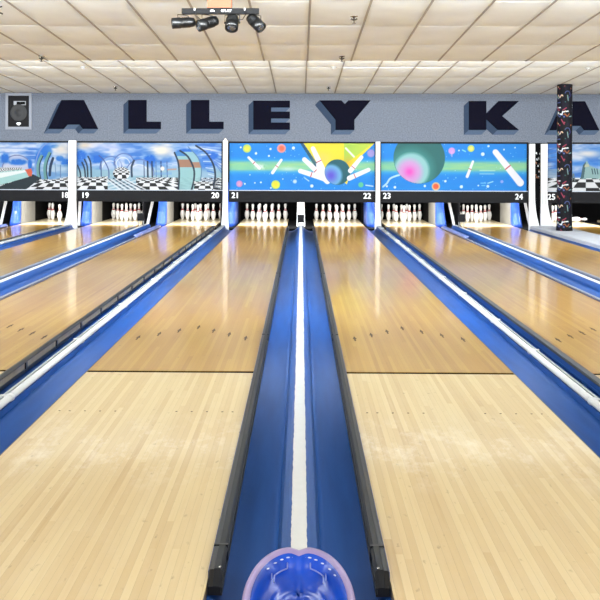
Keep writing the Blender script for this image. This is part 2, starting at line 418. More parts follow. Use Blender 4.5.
def type_b(X, label, far, wide=0):
    """far = -1: the rail stands on the left lane's edge, +1 on the right lane's"""
    h = B / 2
    root = empty('gutter_division', (X, 0, 0), label, 'bowling gutter', 'blue gutter divisions between lanes')
    if not wide:
        rail(root, far * h, -far, kind='slots' if far < 0 else 'flat')
        a, b = sorted((far * (h - .001), far * .03)); channel(root, a, b, *((-.035, .0) if far < 0 else (.0, -.035)))
        a, b = sorted((-far * (h - .001), -far * .03)); channel(root, a, b, *((0, -.004) if far < 0 else (-.004, 0)), d=.055)
        m = MB(); m.extrude([(-.034, -.02), (-.03, .03), (.03, .03), (.034, -.02)], .0, Y1, BLUED); m.build('centre_cap', root)
        # thin dark lip along the near lane
        m = MB(); a, b = sorted((-far * h, -far * (h - .007))); m.box(a, b, 0, Y1, -.03, -.001, RAILBLK); m.build('edge_lip', root)
        m = MB(); n = 12
        rings = []
        for y in (-.02, 16.2): rings.append([((.024 * math.cos(2 * PI * k / n) - far * .006), y, .046 + .018 * math.sin(2 * PI * k / n)) for k in range(n)])
        m.loft(rings, PIPE); o = m.build('white_pipe', root)
        y = 2.2
        m = MB(); m.box(-.012 if far > 0 else -.002, .002 if far > 0 else .012, 0, 16.2, .028, .058, mat('grey_strip', (150, 158, 160), .5)); 
        m.v = [(v[0] + far * .034, v[1], v[2]) for v in m.v]; m.build('backing_strip', root)
        while y < 16:
            m = MB(); rr = [[((.0265 + q) * math.cos(2 * PI * k / 12) - far * .006, y + d, .046 + (.020 + q) * math.sin(2 * PI * k / 12)) for k in range(12)] for d, q in ((0, 0), (.012, .003), (.028, .003), (.04, 0))]
            m.loft(rr, PIPE); m.box(*sorted((far * .02 - far * .006, far * .05 - far * .006)), y + .012, y + .028, .045, .062, PIPE)
            m.build('pipe_clip', root); y += random.uniform(1.2, 1.9)
    else:
        W = wide + B; l = -h
        channel(root, l, l + .2, -.004, 0)
        m = MB(); m.extrude([(l + .19, -.05), (l + .195, .05), (l + .215, .062), (l + W - .05, .062), (l + W - .03, .05), (l + W - .003, -.03)], 0, YM - .15, mat('cap_grey', (158, 160, 166), .5, noise=.06, nscale=4))
        m.build('wide_white_cap', root)
    return root
for k, lb in ((-2, 'far left blue gutter division ending under number 18 mural edge'), (-1, 'blue gutter division with white top line between lanes nineteen and twenty'),
              (0, 'central blue gutter pair with worn white stripe running down the middle'), (1, 'blue gutter division with white top line between lanes twenty-three and twenty-four'),):
    type_a(k * PAIR, lb, k != 0)
hb = G + LW + B / 2
type_b(-hb, 'blue gutter with white pipe and black slotted rail left of lane twenty-one', -1)
type_b(hb, 'blue gutter with white pipe and charcoal rail right of lane twenty-two', 1)
type_b(-hb - PAIR, 'short visible blue and white gutter division at the left edge, just beyond lane nineteen', -1)
type_b(hb + PAIR, 'wide white topped division with blue side at the foot of the black column', 1, WIDE)

# blue ball return nose at the foot of the central gutter
root = empty('ball_return_hood', (0, .0, 0), 'glossy blue scooped hood with pinkish rim at the foot of the central gutter', 'ball return')
RIM = mat('hood_rim', (156, 140, 190), .35, noise=.12, nscale=14)
GLOSS = mat('hood_blue', (12, 72, 190), .24, noise=.3, nscale=6, coat=.35)
HC = -.14
def egg(a, b, z, n=96, cy=HC, pn=1):
    out = []
    for k in range(n):
        t = 2 * PI * k / n; c, s = math.cos(t), math.sin(t)
        pinch = .030 * pn * math.exp(-(abs(t - PI / 2) / .10) ** 1.5)
        out.append((a * c * (abs(c) ** -.12 if abs(c) > .05 else 1.4), cy + b * s - pinch, z))
    return out
def hump(k): return .0
m = MB()
m.loft([egg(.158, .345, -.03), egg(.163, .352, .05), egg(.163, .352, .078), egg(.158, .345, .088), egg(.146, .327, .088), egg(.139, .316, .076)], RIM, caps=False)
m.build('rim', root)
m = MB()
m.loft([egg(.140, .318, .080), egg(.132, .304, .074), egg(.124, .290, .050), egg(.112, .268, .030), egg(.098, .246, .026), egg(.094, .238, .018), egg(.080, .205, .004), egg(.074, .196, .008, pn=.3),
        egg(.060, .165, -.004, pn=.1), egg(.050, .14, -.018, pn=0), egg(.044, .13, -.014, pn=0), egg(.02, .06, -.026, pn=0), egg(.0006, .001, -.028, pn=0)], GLOSS, caps=False)
m.build('bowl', root)
for t in (56, 66, 75, 83, 97, 105, 114, 124, 44, 34, 136):  # pale beads modelled in place of light reflections along the inner rim
    m = MB(); a = math.radians(t); x, y = .133 * math.cos(a), HC + .304 * math.sin(a) 
    if 80 < t < 100: y -= .006
    M = Matrix.Translation((x, y, .073)) @ Matrix.Rotation(a, 4, 'Z') @ Matrix.Diagonal((.5, 1, .5, 1))
    m.lathe([(.001, -.004), (.006, -.002), (.0065, 0), (.005, .003), (.001, .005)], mat('rim_glint', (205, 216, 246), .15, coat=1), n=10, M=M)
    m.build('rim_glint', root)
for s in (-1, 1):
    m = MB(); pts = []
    for i in range(6):
        a = math.radians(90 - s * (18 + i * 4.4)); pts.append((.118 * math.cos(a), HC + .275 * math.sin(a), .052))
    m.tube(pts, .0022, LILAC, n=6)
    e = Vector(pts[-1]); m.tube([e, e + Vector((0, -.03, -.008))], .0022, LILAC, n=6); m.tube([e + Vector((s * .008, .006, .004)), e + Vector((s * .008, -.028, 0))], .002, LILAC, n=6)
    m.tube([pts[0], Vector(pts[0]) + Vector((0, .03, .008))], .0022, LILAC, n=6)
    m.build('wire_guide', root)

# ------------------------------------------------------------------ kickbacks: side plates and front covers between the pin decks
CB = mat('cover_blue', (44, 88, 190), .35, noise=.3, nscale=7, coat=.6)
def kickback(X, hw, label, near, gap):
    """near: side (+1/-1) turned to the middle of the photo, 0 for the central one; gap: half width between the decks"""
    root = empty('pin_deck_kickback', (X, 17.0, 0), label, 'kickback', 'kickbacks dividing the pin decks')
    m = MB(); m.box(-gap, gap, -.57, 2.3, -.10, -.03, PIT); m.build('deck_gutter', root)
    if near == 0:
        m = MB(); rings = []
        for i in range(9):
            t = i / 8; z = .92 * (1 - t) - .028 * t; fl = .10 * t ** 3; ww = hw * (1 + .25 * t ** 2)
            rings.append([(-ww, .12 - fl, z), (ww, .12 - fl, z), (ww, .17, z), (-ww, .17, z)])
        m.loft(rings, WHITE, smooth=False); m.build('white_cover', root)
        for s in (-1, 1):
            m = MB(); a, b = sorted((s * (hw + .01), s * hw * .7)); m.box(a, b, .18, 2.2, -.028, 1.0, PIT); m.build('side_plate', root)  # plates are unlit here; their shade is put in as black
        return root
    for s in (-1, 1):
        m = MB(); a, b = sorted((s * (hw - .03), s * hw))
        m.box(a, b, .20, 1.25, -.028, .95, (GREY if hw > .17 else CB) if s == near else BLACK); m.build('side_plate', root)
        m = MB(); m.box(a, b, 1.25, 2.3, -.028, 1.1, PIT); m.build('rear_shade_panel', root)  # black panel painted in for the darkness past the side plate
    # blue cover curving out towards its foot, white strip leaning beside it
    m = MB(); rings = []
    wd = min(.17, hw * .9)
    for i in range(11):
        t = i / 10; z = .92 * (1 - t) - .028 * t; fl = t ** 2.5
        xo = near * hw; xi = near * (hw - wd - .07 * fl)
        rings.append([(xi, .20 - fl * .10, z), (xi * .7 + xo * .3, .10 - fl * .15, z), (xi * .3 + xo * .7, .09 - fl * .15, z), (xo, .17 - fl * .10, z), (xo, .20, z), (xi, .21, z)])
    m.loft(rings, CB); m.build('blue_cover', root)
    m = MB(); rings = []
    for i in range(9):
        t = i / 8; z = .92 * (1 - t) - .028 * t; xc = near * (hw - wd - .03 - (.20 if gap > .25 else .04) * t)
        rings.append([(xc - .035, .05, z), (xc + .02, .05, z), (xc + .02, .08, z), (xc - .035, .08, z)])
    m.loft(rings, WHITE, smooth=False)
    m.build('white_strip', root)
    return root
kickback(-2 * PAIR, .27, 'blue kickback with leaning white strips at the far left edge', 1, G)
kickback(-PAIR, .27, 'blue kickback between the pins of lanes nineteen and twenty', 1, G)
kickback(0, .075, 'white fronted kickback at the far end of the central gutter', 0, G)
kickback(PAIR, .27, 'blue and white kickback between the pins of lanes twenty-three and twenty-four', -1, G)
kickback(-hb, .16, 'blue kickback beside the slim white post with the peaked cap', 1, B / 2)
kickback(hb, .16, 'blue kickback beside the slim white post left of lane twenty-three', -1, B / 2)
kickback(-hb - PAIR, .22, 'blue edged kickback with grey side plate right of the thick white post', 1, B / 2)
kickback(hb + PAIR + WIDE / 2, (B + WIDE) / 2, 'kickback behind the two white posts beside the black column', -1, (B + WIDE) / 2)

# small black sensor boxes on stems in front of the kickbacks
def sensor(X, label, z0=.0745):
    root = empty('ball_sensor', (X, 15.5, z0), label, 'sensor', 'black ball sensors before the kickbacks')
    m = MB(); m.box(-.068, .068, -.03, .03, .11, .26, BLACK); m.box(-.055, .055, -.034, -.03, .125, .245, BLACK); m.build('sensor_box', root)
    for s in (-1, 1):
        m = MB(); m.tube([(s * .05, 0, 0), (s * .05, 0, .14)], .010, GREY, n=8); m.build('leg', root)
sensor(-PAIR, 'small black box on legs at the end of the gutter beside the number 19 pins')
sensor(0, 'small black box on legs at the far end of the central gutter', .0525)
sensor(PAIR, 'small black box on legs in front of the number 24 pins')

# ------------------------------------------------------------------ pins
PROF = [(0.001, 0), (.0258, 0), (.030, .006), (.0400, .035), (.0510, .075), (.0600, .114), (.0570, .150), (.0480, .184), (.0370, .213), (.0280, .238), (.0240, .252), (.0228, .262), (.0236, .275),
        (.0275, .300), (.0318, .330), (.0322, .343), (.0300, .358), (.0230, .372), (.0120, .379), (.001, .381)]
def make_pin():
    m = MB()
    m.lathe(PROF, PINM, n=16, mats=lambda i, k: RED if i in (8, 10) else PINM)
    return m.build('bowling_pin')
WORD = {17: 'seventeen', 18: 'eighteen', 19: 'nineteen', 20: 'twenty', 21: 'twenty-one', 22: 'twenty-two', 23: 'twenty-three', 24: 'twenty-four', 25: 'twenty-five'}
pin0 = make_pin(); used = False
s3 = .3048
pos = {1: (0, 0), 2: (-s3 / 2, .264), 3: (s3 / 2, .264), 4: (-s3, .528), 5: (0, .528), 6: (s3, .528), 7: (-1.5 * s3, .792), 8: (-s3 / 2, .792), 9: (s3 / 2, .792), 10: (1.5 * s3, .792)}
rowname = {1: 'head pin at the front', 2: 'left pin of the second row', 3: 'right pin of the second row', 4: 'left pin of the third row', 5: 'middle pin of the third row', 6: 'right pin of the third row',
           7: 'leftmost pin of the back row', 8: 'second pin from the left in the back row', 9: 'third pin from the left in the back row', 10: 'rightmost pin of the back row'}
for n, X in sorted(LX.items()):
    if n == 26: continue
    for k, (dx, dy) in pos.items():
        if n == 18 and k in (2, 5, 8): continue
        if n == 17 and k not in (3, 6, 9, 10): continue
        if n == 25 and k in (3, 6, 9, 10): continue
        o = pin0 if not used else pin0.copy()
        if used: col.objects.link(o)
        used = True
        o.location = (X + dx, 18.29 + dy, .0005); o.rotation_euler = (0, 0, random.random() * 6)
        tag(o, 'white pin on lane %s, %s' % (WORD[n], rowname[k]), 'bowling pin', 'bowling pins racked on lane %d' % n)
o = pin0.copy(); col.objects.link(o); q = at(571, 221.5, 18.6); o.location = (q.x, 18.6, .0615); o.rotation_euler = (0, PI / 2, .1)
tag(o, 'fallen white bowling pin lying on its side right of the black column', 'bowling pin')

# ------------------------------------------------------------------ murals on the masks (the prints)
rng = np.random.default_rng(5)
def vnoise(x, y, seed=0):
    r = np.random.default_rng(seed).random((64, 64))
    xi, yi = np.floor(x).astype(int), np.floor(y).astype(int); fx, fy = x - xi, y - yi
    fx = fx * fx * (3 - 2 * fx); fy = fy * fy * (3 - 2 * fy)
    g = lambda a, b: r[a % 64, b % 64]
    return (g(xi, yi) * (1 - fx) + g(xi + 1, yi) * fx) * (1 - fy) + (g(xi, yi + 1) * (1 - fx) + g(xi + 1, yi + 1) * fx) * fy
def fbm(x, y, seed=0): return (vnoise(x, y, seed) + .5 * vnoise(x * 2.1, y * 2.1, seed + 1) + .25 * vnoise(x * 4.3, y * 4.3, seed + 2)) / 1.75
class Paint:
    def __init__(s, x0, x1, y0, y1, nx, ny):
        s.X, s.Y = np.meshgrid(np.linspace(x0, x1, nx), np.linspace(y0, y1, ny)); s.C = np.zeros(s.X.shape + (3,))
    def mix(s, a, c):
        a = np.clip(a, 0, 1)[..., None]; s.C = s.C * (1 - a) + np.asarray(c, float) * a
    def disc(s, x, y, r, c, soft=.35, a=1, ry=None):
        d = np.hypot(s.X - x, (s.Y - y) * (r / ry if ry else 1)); s.mix(a * np.clip((r - d) / soft + .5, 0, 1), c)
    def ring(s, x, y, r, w, c, a=1, sel=None):
        d = abs(np.hypot(s.X - x, s.Y - y) - r); q = a * np.clip((w / 2 - d) / .35 + .5, 0, 1)
        if sel is not None: q = q * sel
        s.mix(q, c)
    def cap(s, x0, y0, x1, y1, w, c, a=1, w2=None, soft=.35):
        dx, dy = x1 - x0, y1 - y0; t = np.clip(((s.X - x0) * dx + (s.Y - y0) * dy) / (dx * dx + dy * dy), 0, 1)
        d = np.hypot(s.X - x0 - t * dx, s.Y - y0 - t * dy); ww = w + ((w2 or w) - w) * t
        s.mix(a * np.clip((ww / 2 - d) / soft + .5, 0, 1), c)
    def poly(s, pts, c, a=1):
        ins = np.zeros(s.X.shape, bool); n = len(pts)
        for i in range(n):
            (xa, ya), (xb, yb) = pts[i], pts[(i + 1) % n]
            if ya == yb: continue
            k = (ya > s.Y) != (yb > s.Y); ins ^= k & (s.X < (xb - xa) * (s.Y - ya) / (yb - ya) + xa)
        s.mix(a * ins, c)
    def curve(s, pts, w, c, a=1):
        q = [pts[0]] + list(pts) + [pts[-1]]; out = []
        for i in range(1, len(q) - 2):
            p0, p1, p2, p3 = [np.array(v, float) for v in q[i - 1:i + 3]]
            for t in (0, .25, .5, .75): out.append(tuple(.5 * (2 * p1 + (p2 - p0) * t + (2 * p0 - 5 * p1 + 4 * p2 - p3) * t * t + (3 * p1 - p0 - 3 * p2 + p3) * t ** 3)))
        pts = out + [tuple(pts[-1])]
        for (xa, ya), (xb, yb) in zip(pts, pts[1:]): s.cap(xa, ya, xb, yb, w, c, a)
    def checker(s, vx, yh, y0, a=1, kx=.16, kd=26, sel=None, dark=(16, 18, 24), light=(240, 242, 246)):
        dpt = 1 / np.maximum(s.Y - yh, .4); q = (np.floor((s.X - vx) * dpt / kx) + np.floor(dpt * kd + 100)) % 2
        mk = (s.Y > y0) * 1. if sel is None else sel * 1.
        s.mix(mk * a, light); s.mix(mk * a * q, dark)
    def pin(s, x0, y0, x1, y1, w, band=.5):
        s.cap(x0, y0, x1, y1, w * .8, (246, 244, 250), w2=w * 1.05)
        bx, by = x0 + (x1 - x0) * band, y0 + (y1 - y0) * band; L = math.hypot(x1 - x0, y1 - y0); nx, ny = -(y1 - y0) / L, (x1 - x0) / L
        s.cap(bx - nx * w * .42, by - ny * w * .42, bx + nx * w * .42, by + ny * w * .42, max(.8, w * .16), (205, 60, 70))
def space_base(p):
    p.C[:] = (6, 140, 232)
    p.mix(.35 * fbm(p.X / 9, p.Y / 5, 3), (20, 120, 220))
    b = np.exp(-((p.Y - 166.5) / 7.2) ** 4); p.mix(b * .55, (120, 205, 225)); b = np.exp(-((p.Y - 166) / 4.6) ** 4)
    p.mix(b * .62, (150, 216, 140)); p.mix(b * fbm(p.X / 12, p.Y / 1.6, 9) * .5, (215, 228, 120))
    r = np.random.default_rng(8)
    for _ in range(60):
        p.disc(r.uniform(p.X.min(), p.X.max()), r.uniform(143, 191), r.uniform(.25, .6), (190, 225, 255), a=.7)
def mural_space_left(p):
    space_base(p)
    for x, y, r in ((240.7, 147.5, .9), (270.5, 149, 1.1), (293.5, 148, 1.5), (256, 153.5, 1.2), (269, 156, 1), (245, 184, .8), (255, 183, .8), (261, 182.5, .9), (250, 175, .6), (283, 179, .6), (312, 186, 1.6), (271, 188, .8)):
        p.disc(x, y, r, (225, 240, 255))
    for x, y, r, c1, c2 in ((247, 148.6, 4.2, (190, 220, 110), (236, 226, 70)), (281.5, 148.4, 4.4, (236, 150, 150), (240, 110, 80)), (275.8, 184.8, 4.4, (206, 226, 80), (250, 220, 50)), (239.5, 184, 3.3, (196, 150, 220), (226, 160, 200)), (295, 181.5, 2.1, (160, 200, 250), (210, 230, 255))):
        p.disc(x, y, r, c1, .7); p.disc(x, y, r * .6, c2, 1.2)
    p.mix(.8 * np.exp(-(((p.X - 260) / 5) ** 2 + ((p.Y - 167) / 3) ** 2)) * (fbm(p.X, p.Y, 5) > .42), (245, 250, 255))
    p.mix(.6 * np.exp(-(((p.X - 288) / 9) ** 2 + ((p.Y - 169) / 2) ** 2)), (225, 240, 240))
    p.pin(248.6, 157.6, 259.5, 168.3, 3); p.pin(281.4, 160, 272.6, 172.8, 3)
    # burst
    p.poly([(300, 143), (304, 143), (321, 167), (324, 180), (316, 168)], (20, 84, 120))
    p.poly([(303.5, 143), (374.5, 143), (354, 163), (347, 184), (333, 176), (320.5, 168)], (240, 224, 52))
    w_ = (p.X - 345) / 25; sel = (p.X > 344) & (p.Y - 144 < (372 - p.X) * .75)
    p.mix(sel * .85 * np.clip(1 - w_ * .4, 0, 1), (160, 214, 90))
    p.mix(.5 * np.exp(-((p.X - 348) / 5) ** 2 - ((p.Y - 163) / 7) ** 2), (244, 160, 40))
    p.mix(.6 * np.exp(-((p.X - 322) / 9) ** 2 - ((p.Y - 158) / 6) ** 2), (238, 208, 120))
    p.pin(300.5, 171, 328, 179.5, 5.6, .4); p.pin(304.5, 159.5, 327.5, 181, 5.6, .5); p.pin(313, 148.5, 325, 174, 5.6, .5)
    p.poly([(316, 163), (327, 170), (328, 181), (318, 179)], (246, 244, 250))
    p.disc(337.5, 172, 12.8, (24, 96, 108))
    inn = np.hypot(p.X - 337.5, p.Y - 172) < 12.5
    d = np.hypot(p.X - 331, p.Y - 175.5)
    p.mix(inn * np.clip((12.5 - d) / 3, 0, 1), (112, 186, 224)); p.mix(inn * np.exp(-(d / 6.5) ** 2), (96, 84, 214))
    p.pin(361.5, 157, 350.5, 170.5, 4.6, .75); p.pin(368.5, 169.6, 349.5, 178, 4.8, .72); p.cap(345.8, 148, 354, 156.5, 1.7, (250, 250, 240))
    p.disc(371, 153, 4, (200, 150, 210), 1.6, .8); p.disc(361, 184.6, 2.6, (90, 200, 160), .8); p.cap(366, 185, 373, 186, 1.2, (220, 240, 255), .9); p.cap(305, 178, 309, 181, 1, (225, 240, 250), .8)
def mural_space_right(p):
    space_base(p)
    for x, y, r in ((445.5, 180.7, 1.2), (425, 185.6, 1.2), (395, 187, 1.3), (387, 186, 1), (482.8, 153.6, 1.8), (488.5, 145.6, 1.1), (461.5, 186.3, 1.6), (488, 185.7, 1.4), (459, 150, .8), (504, 149, .8), (515, 147, .7), (478.5, 185, .8)):
        p.disc(x, y, r, (222, 240, 255))
    p.curve([(383, 186.5), (387, 183), (390, 178.5), (395, 176), (400, 174.5)], 1.8, (190, 228, 255), .8)
    p.disc(419.3, 157.5, 25.8, (36, 108, 108))
    inn = np.hypot(p.X - 419.3, p.Y - 157.5) < 25.5
    d = np.hypot((p.X - 411.5) * .98, p.Y - 170)
    p.mix(inn * .55 * np.clip((26 - d) / 10, 0, 1), (90, 180, 170)); p.mix(inn * np.clip((19 - d) / 3.5, 0, 1), (150, 205, 206))
    d2 = np.hypot(p.X - 409.5, p.Y - 171.5)
    p.mix(inn * .95 * np.clip((15.5 - d2) / 6, 0, 1), (214, 160, 218)); p.mix(inn * np.exp(-(d2 / 5.2) ** 2), (246, 84, 200))
    p.disc(436, 186, 4.2, (226, 196, 150), .8); p.disc(436, 186, 2.8, (240, 96, 60), 1)
    p.disc(451.8, 150.4, 3.4, (214, 160, 226), 1); p.cap(451.8, 152, 452, 156, 1, (214, 180, 236), .8)
    p.disc(471, 148, 3.4, (206, 226, 110), .7); p.disc(471, 148, 2, (244, 232, 120), 1)
    p.cap(462.5, 149.5, 465.5, 151, 1.1, (130, 220, 245)); p.disc(502, 181, 1.5, (150, 170, 245))
    p.cap(480, 170, 495, 170, .9, (205, 236, 215), .7); p.cap(480, 173.3, 494, 173.3, .9, (190, 228, 232), .7)
    p.cap(488, 182.6, 493, 181, 1.1, (160, 220, 240)); p.cap(481, 182.5, 486, 182.5, .9, (120, 200, 240)); p.cap(482, 185, 485, 185, .9, (120, 200, 240))
    p.pin(473, 161, 467.3, 176, 2.8); p.pin(495.5, 151.5, 520.3, 182, 7.0, .5)
def sky(p, seed):
    p.C[:] = (128, 168, 226)
    n = fbm(p.X / 16, p.Y / 5, seed); p.mix(np.clip((n - .47) * 5, 0, 1) * .85, (224, 230, 246)); p.mix(np.clip((.44 - n) * 7, 0, 1) * .8, (40, 112, 208))
def tube_fill(p, left, right, y0, y1, c, a=1):
    """band between two polylines of x against y"""
    ly = [q[1] for q in left]; lx = [q[0] for q in left]; ry = [q[1] for q in right]; rx = [q[0] for q in right]
    L_ = np.interp(p.Y, ly, lx); R_ = np.interp(p.Y, ry, rx)
    p.mix(a * ((p.X > L_) & (p.X < R_) & (p.Y > y0) & (p.Y < y1)), c)
DK = (24, 44, 66)
def mural_bubbles_centre(p):
    sky(p, 21)
    p.mix(.9 * np.exp(-((p.X - 84) / 8) ** 2 - ((p.Y - 146) / 4) ** 2), (250, 222, 186)); p.mix(.95 * np.exp(-((p.X - 162) / 11) ** 2 - ((p.Y - 151) / 7) ** 2), (250, 236, 214))
    p.mix(.6 * np.exp(-((p.X - 112) / 20) ** 2 - ((p.Y - 148) / 4) ** 2), (196, 200, 236))
    p.mix(.85 * np.clip((p.Y - 165) / 7, 0, 1), (150, 190, 204))
    n = fbm(p.X / 2.2, p.Y / 2.2, 7)
    for x, y, a, b in ((81, 157, 6, 6), (97, 160, 7, 4), (116, 162, 4, 5), (128, 162, 4, 3), (150, 161, 6, 6), (189, 152, 12, 3), (205, 163, 8, 6), (211, 156, 7, 4)):
        p.mix(np.clip(1.3 * np.exp(-(((p.X - x) / a) ** 2 + ((p.Y - y) / b) ** 2) ** 2) * (.3 + 1.3 * n), 0, .95), (18, 104, 212))
    # domes in the distance
    for x, y, r in ((111, 168, 11), (124, 164, 10), (140, 174, 14)):
        d = np.hypot(p.X - x, p.Y - y); p.mix(.5 * ((d < r) & (p.Y < y + 2)), (206, 216, 242)); p.ring(x, y, r, 1, (96, 122, 186), sel=p.Y < y + 2)
        p.ring(x - 1, y + 1, r * .7, .8, (240, 244, 252), a=.8, sel=(p.Y < y))
    for x0, t0 in ((80, 166), (84.5, 163), (87, 160), (90.5, 157)): p.curve([(x0 - 2.5, t0), (x0 + .2, t0 + 7), (x0 + .9, 181)], 1.5, DK)
    p.curve([(99, 156), (104, 161), (108.5, 170), (109, 178)], 1, (70, 92, 150)); p.curve([(134, 161), (131.6, 168), (132, 177)], 2.0, (44, 64, 92))
    for x0, w_, c in ((147.6, 1.6, DK), (152, 1.3, DK), (156, .8, (90, 120, 170)), (161, 1.2, (40, 70, 120)), (101, 1, (60, 84, 130)), (144, .9, (60, 80, 120)), (167, 1, (80, 110, 160)), (115, .8, (70, 90, 140))): p.cap(x0, 162, x0 + .4, 178, w_, c)
    p.mix(.5 * ((p.X > 155) & (p.X < 172) & (p.Y > 164) & (p.Y < 176) & ((np.floor(p.Y / 2.4) % 2) == 0)), (110, 160, 220))
    p.disc(162.5, 169, 2, (250, 236, 226), 1); p.cap(168, 170, 176, 169.5, 1.6, (200, 150, 130), .8)
    p.checker(96, 172, 0, kx=.5, kd=44, sel=(p.Y > 178 - abs(p.X - 90) * .06) & (p.X < 108))
    p.checker(150, 173, 0, kx=.55, kd=42, sel=(p.Y > 178) & (p.X >= 136))
    for k in range(9): p.cap(106 + k * 2.5, 179 + (k % 3) * .5, 120 + k * 3.2, 190, 1.1, DK if k % 2 else (236, 238, 244), .9)
    p.mix(.5 * ((p.Y > 179) & (p.X > 108) & (p.X < 136)) * ((np.floor((p.Y + .3 * p.X) / 1.7) % 2) == 0), (240, 242, 248))
    p.checker(122, 164, 0, kx=.34, kd=46, sel=np.hypot((p.X - 121.5) / 8.5, (p.Y - 174) / 6.5) < 1)
    Lx = [(174.5, 153), (178, 162), (179.3, 174), (178.5, 191)]; Mx = [(180, 151), (188, 157), (193.8, 169), (194, 180), (191.5, 191)]; Rx = [(188, 147), (198, 158), (201.5, 170), (200, 182), (196, 191)]
    Ox = [(196, 146), (206, 153), (213, 164), (215.3, 175), (214, 184), (212, 191)]
    tube_fill(p, Rx, Ox, 147, 191, (150, 180, 224), .35)
    for k in range(8): p.cap(200 + 1.2 * k, 152 + 3.2 * k, 210 + .6 * k, 151 + 3.6 * k, 1.0, (210, 226, 248) if k % 2 else (34, 104, 208), .85)
    tube_fill(p, Lx, Mx, 152, 191, (152, 198, 202), .95); tube_fill(p, Mx, Rx, 152, 191, (160, 204, 208), .9)
    tube_fill(p, Lx, Mx, 160, 167.5, (170, 126, 104)); tube_fill(p, Mx, Rx, 162.5, 168, (176, 134, 112)); tube_fill(p, Lx, Mx, 152, 156.5, (50, 124, 206), .8)
    p.curve(Lx, 1.6, DK); p.curve(Mx, 1.7, DK); p.curve(Rx, .9, (90, 130, 160)); p.curve(Ox, 1.8, DK)
    p.checker(205, 176, 0, kx=.5, kd=40, sel=(p.Y > 182) & (p.X > 194) & (p.X < 213))
    for k in range(9): p.cap(200 + 2 * k, 145 + 2.5 * k, 222, 147 + 3.3 * k, .9, (60, 110, 210), .6)
    for k in range(4): p.cap(214, 181 + 2.2 * k, 222, 180 + 2.8 * k, .8, DK, .8)
def mural_bubbles_left(p):
    sky(p, 33)
    for k in range(9): p.cap(-40, 143 + k * 2.6, 36, 144.5 + k * 2.3, 1.0, (214, 222, 244) if k % 2 else (86, 134, 214), .6)
    d = np.hypot(p.X - 17, p.Y - 171); p.mix(.8 * (d < 15), (204, 206, 228)); p.ring(17, 171, 15, 1.1, (120, 130, 176))
    n = fbm(p.X / 2.2, p.Y / 2.2, 9)
    for x, y, a, b in ((5, 159, 4, 5), (18, 163, 9, 3), (46, 152, 6, 7), (38, 162, 3, 10), (55, 147, 4, 2), (66, 163, 5, 4), (60, 159, 4, 3), (30, 165, 2, 5)):
        p.mix(np.clip(1.4 * np.exp(-(((p.X - x) / a) ** 2 + ((p.Y - y) / b) ** 2) ** 2) * (.35 + 1.2 * n), 0, .95), (18, 108, 210))
    p.mix(.9 * np.exp(-((p.X - 61) / 8) ** 2 - ((p.Y - 150) / 6) ** 2), (248, 230, 208))
    p.mix(.55 * ((p.Y > 165) & (p.X > 34)), (150, 184, 206))
    p.curve([(50, 142), (43, 147), (38, 155), (35.5, 166), (36, 178)], 1.2, (120, 150, 214))
    for A_, B_, w_ in (([(41.5, 157), (38.5, 164), (38, 172), (39.5, 180)], (110, 160, 160), 3.2), ([(49.5, 154), (46.2, 162), (45, 171), (46.5, 182)], (100, 156, 156), 3.4)):
        p.curve(A_, w_, B_); p.curve([(x + 1.5, y) for x, y in A_], 1, DK)
    p.curve([(53, 159), (50.6, 167), (49.8, 176)], 2.6, (22, 48, 84)); p.cap(60.5, 166, 60.5, 178, .8, (90, 120, 160)); p.cap(55, 164, 56, 176, .8, (110, 140, 180))
    p.checker(14, 165.5, 0, kx=.25, kd=70, sel=(p.Y > 168.5) & (p.Y < 173) & (p.X < 22))
    p.checker(60, 173, 0, kx=.5, kd=44, sel=p.Y > 180 - np.clip(abs(p.X - 48) - 8, 0, 20) * .2)
    p.poly([(-40, 202), (33, 175), (41, 179), (24, 192), (-40, 192)], (24, 42, 50))
    p.poly([(-40, 174), (3, 172.5), (25, 170), (31, 172), (32, 176), (28, 178), (-10, 189), (-40, 196)], (170, 214, 212)); p.poly([(-40, 176), (2, 173.5), (25, 171), (26, 173), (0, 179), (-40, 188)], (240, 246, 246))
    p.poly([(24.5, 170.5), (31, 169.3), (32.4, 173), (31.6, 177), (28.5, 177), (26.5, 173)], (220, 100, 70))
def mural_pyramid(p):
    sky(p, 44)
    for x, y, a, b in ((553, 155, 7, 4), (577, 163, 14, 3), (596, 163, 8, 3), (600, 150, 12, 3)): p.mix(.9 * np.exp(-(((p.X - x) / a) ** 2 + ((p.Y - y) / b) ** 2)), (44, 126, 220))
    p.mix(.9 * np.exp(-(((p.X - 588) / 14) ** 2 + ((p.Y - 153) / 4) ** 2)), (246, 236, 226))
    for k in range(8): p.cap(546, 150 + 4 * k, 556, 147 + 4.5 * k, .8, (70, 100, 170), .6)
    p.mix(.7 * (p.Y > 168) * (p.X < 560), (150, 176, 200))
    p.checker(586, 170, 177, kx=.75, kd=34)
    p.poly([(580.5, 178), (583, 164), (587, 160), (590, 165), (604, 170), (606, 178), (590, 177.5)], (150, 186, 186)); p.poly([(580.5, 178), (583, 164), (586, 161), (584, 177)], (70, 104, 112))
    p.poly([(585, 164), (588.5, 163), (589.5, 165.5), (584.5, 166.5)], (196, 200, 170))
    for x in (592, 594.5, 597): p.cap(x, 168, x + 1, 173, 1, (50, 80, 96))
    p.curve([(572, 180), (573.5, 173), (575, 180)], 1, (110, 130, 130))
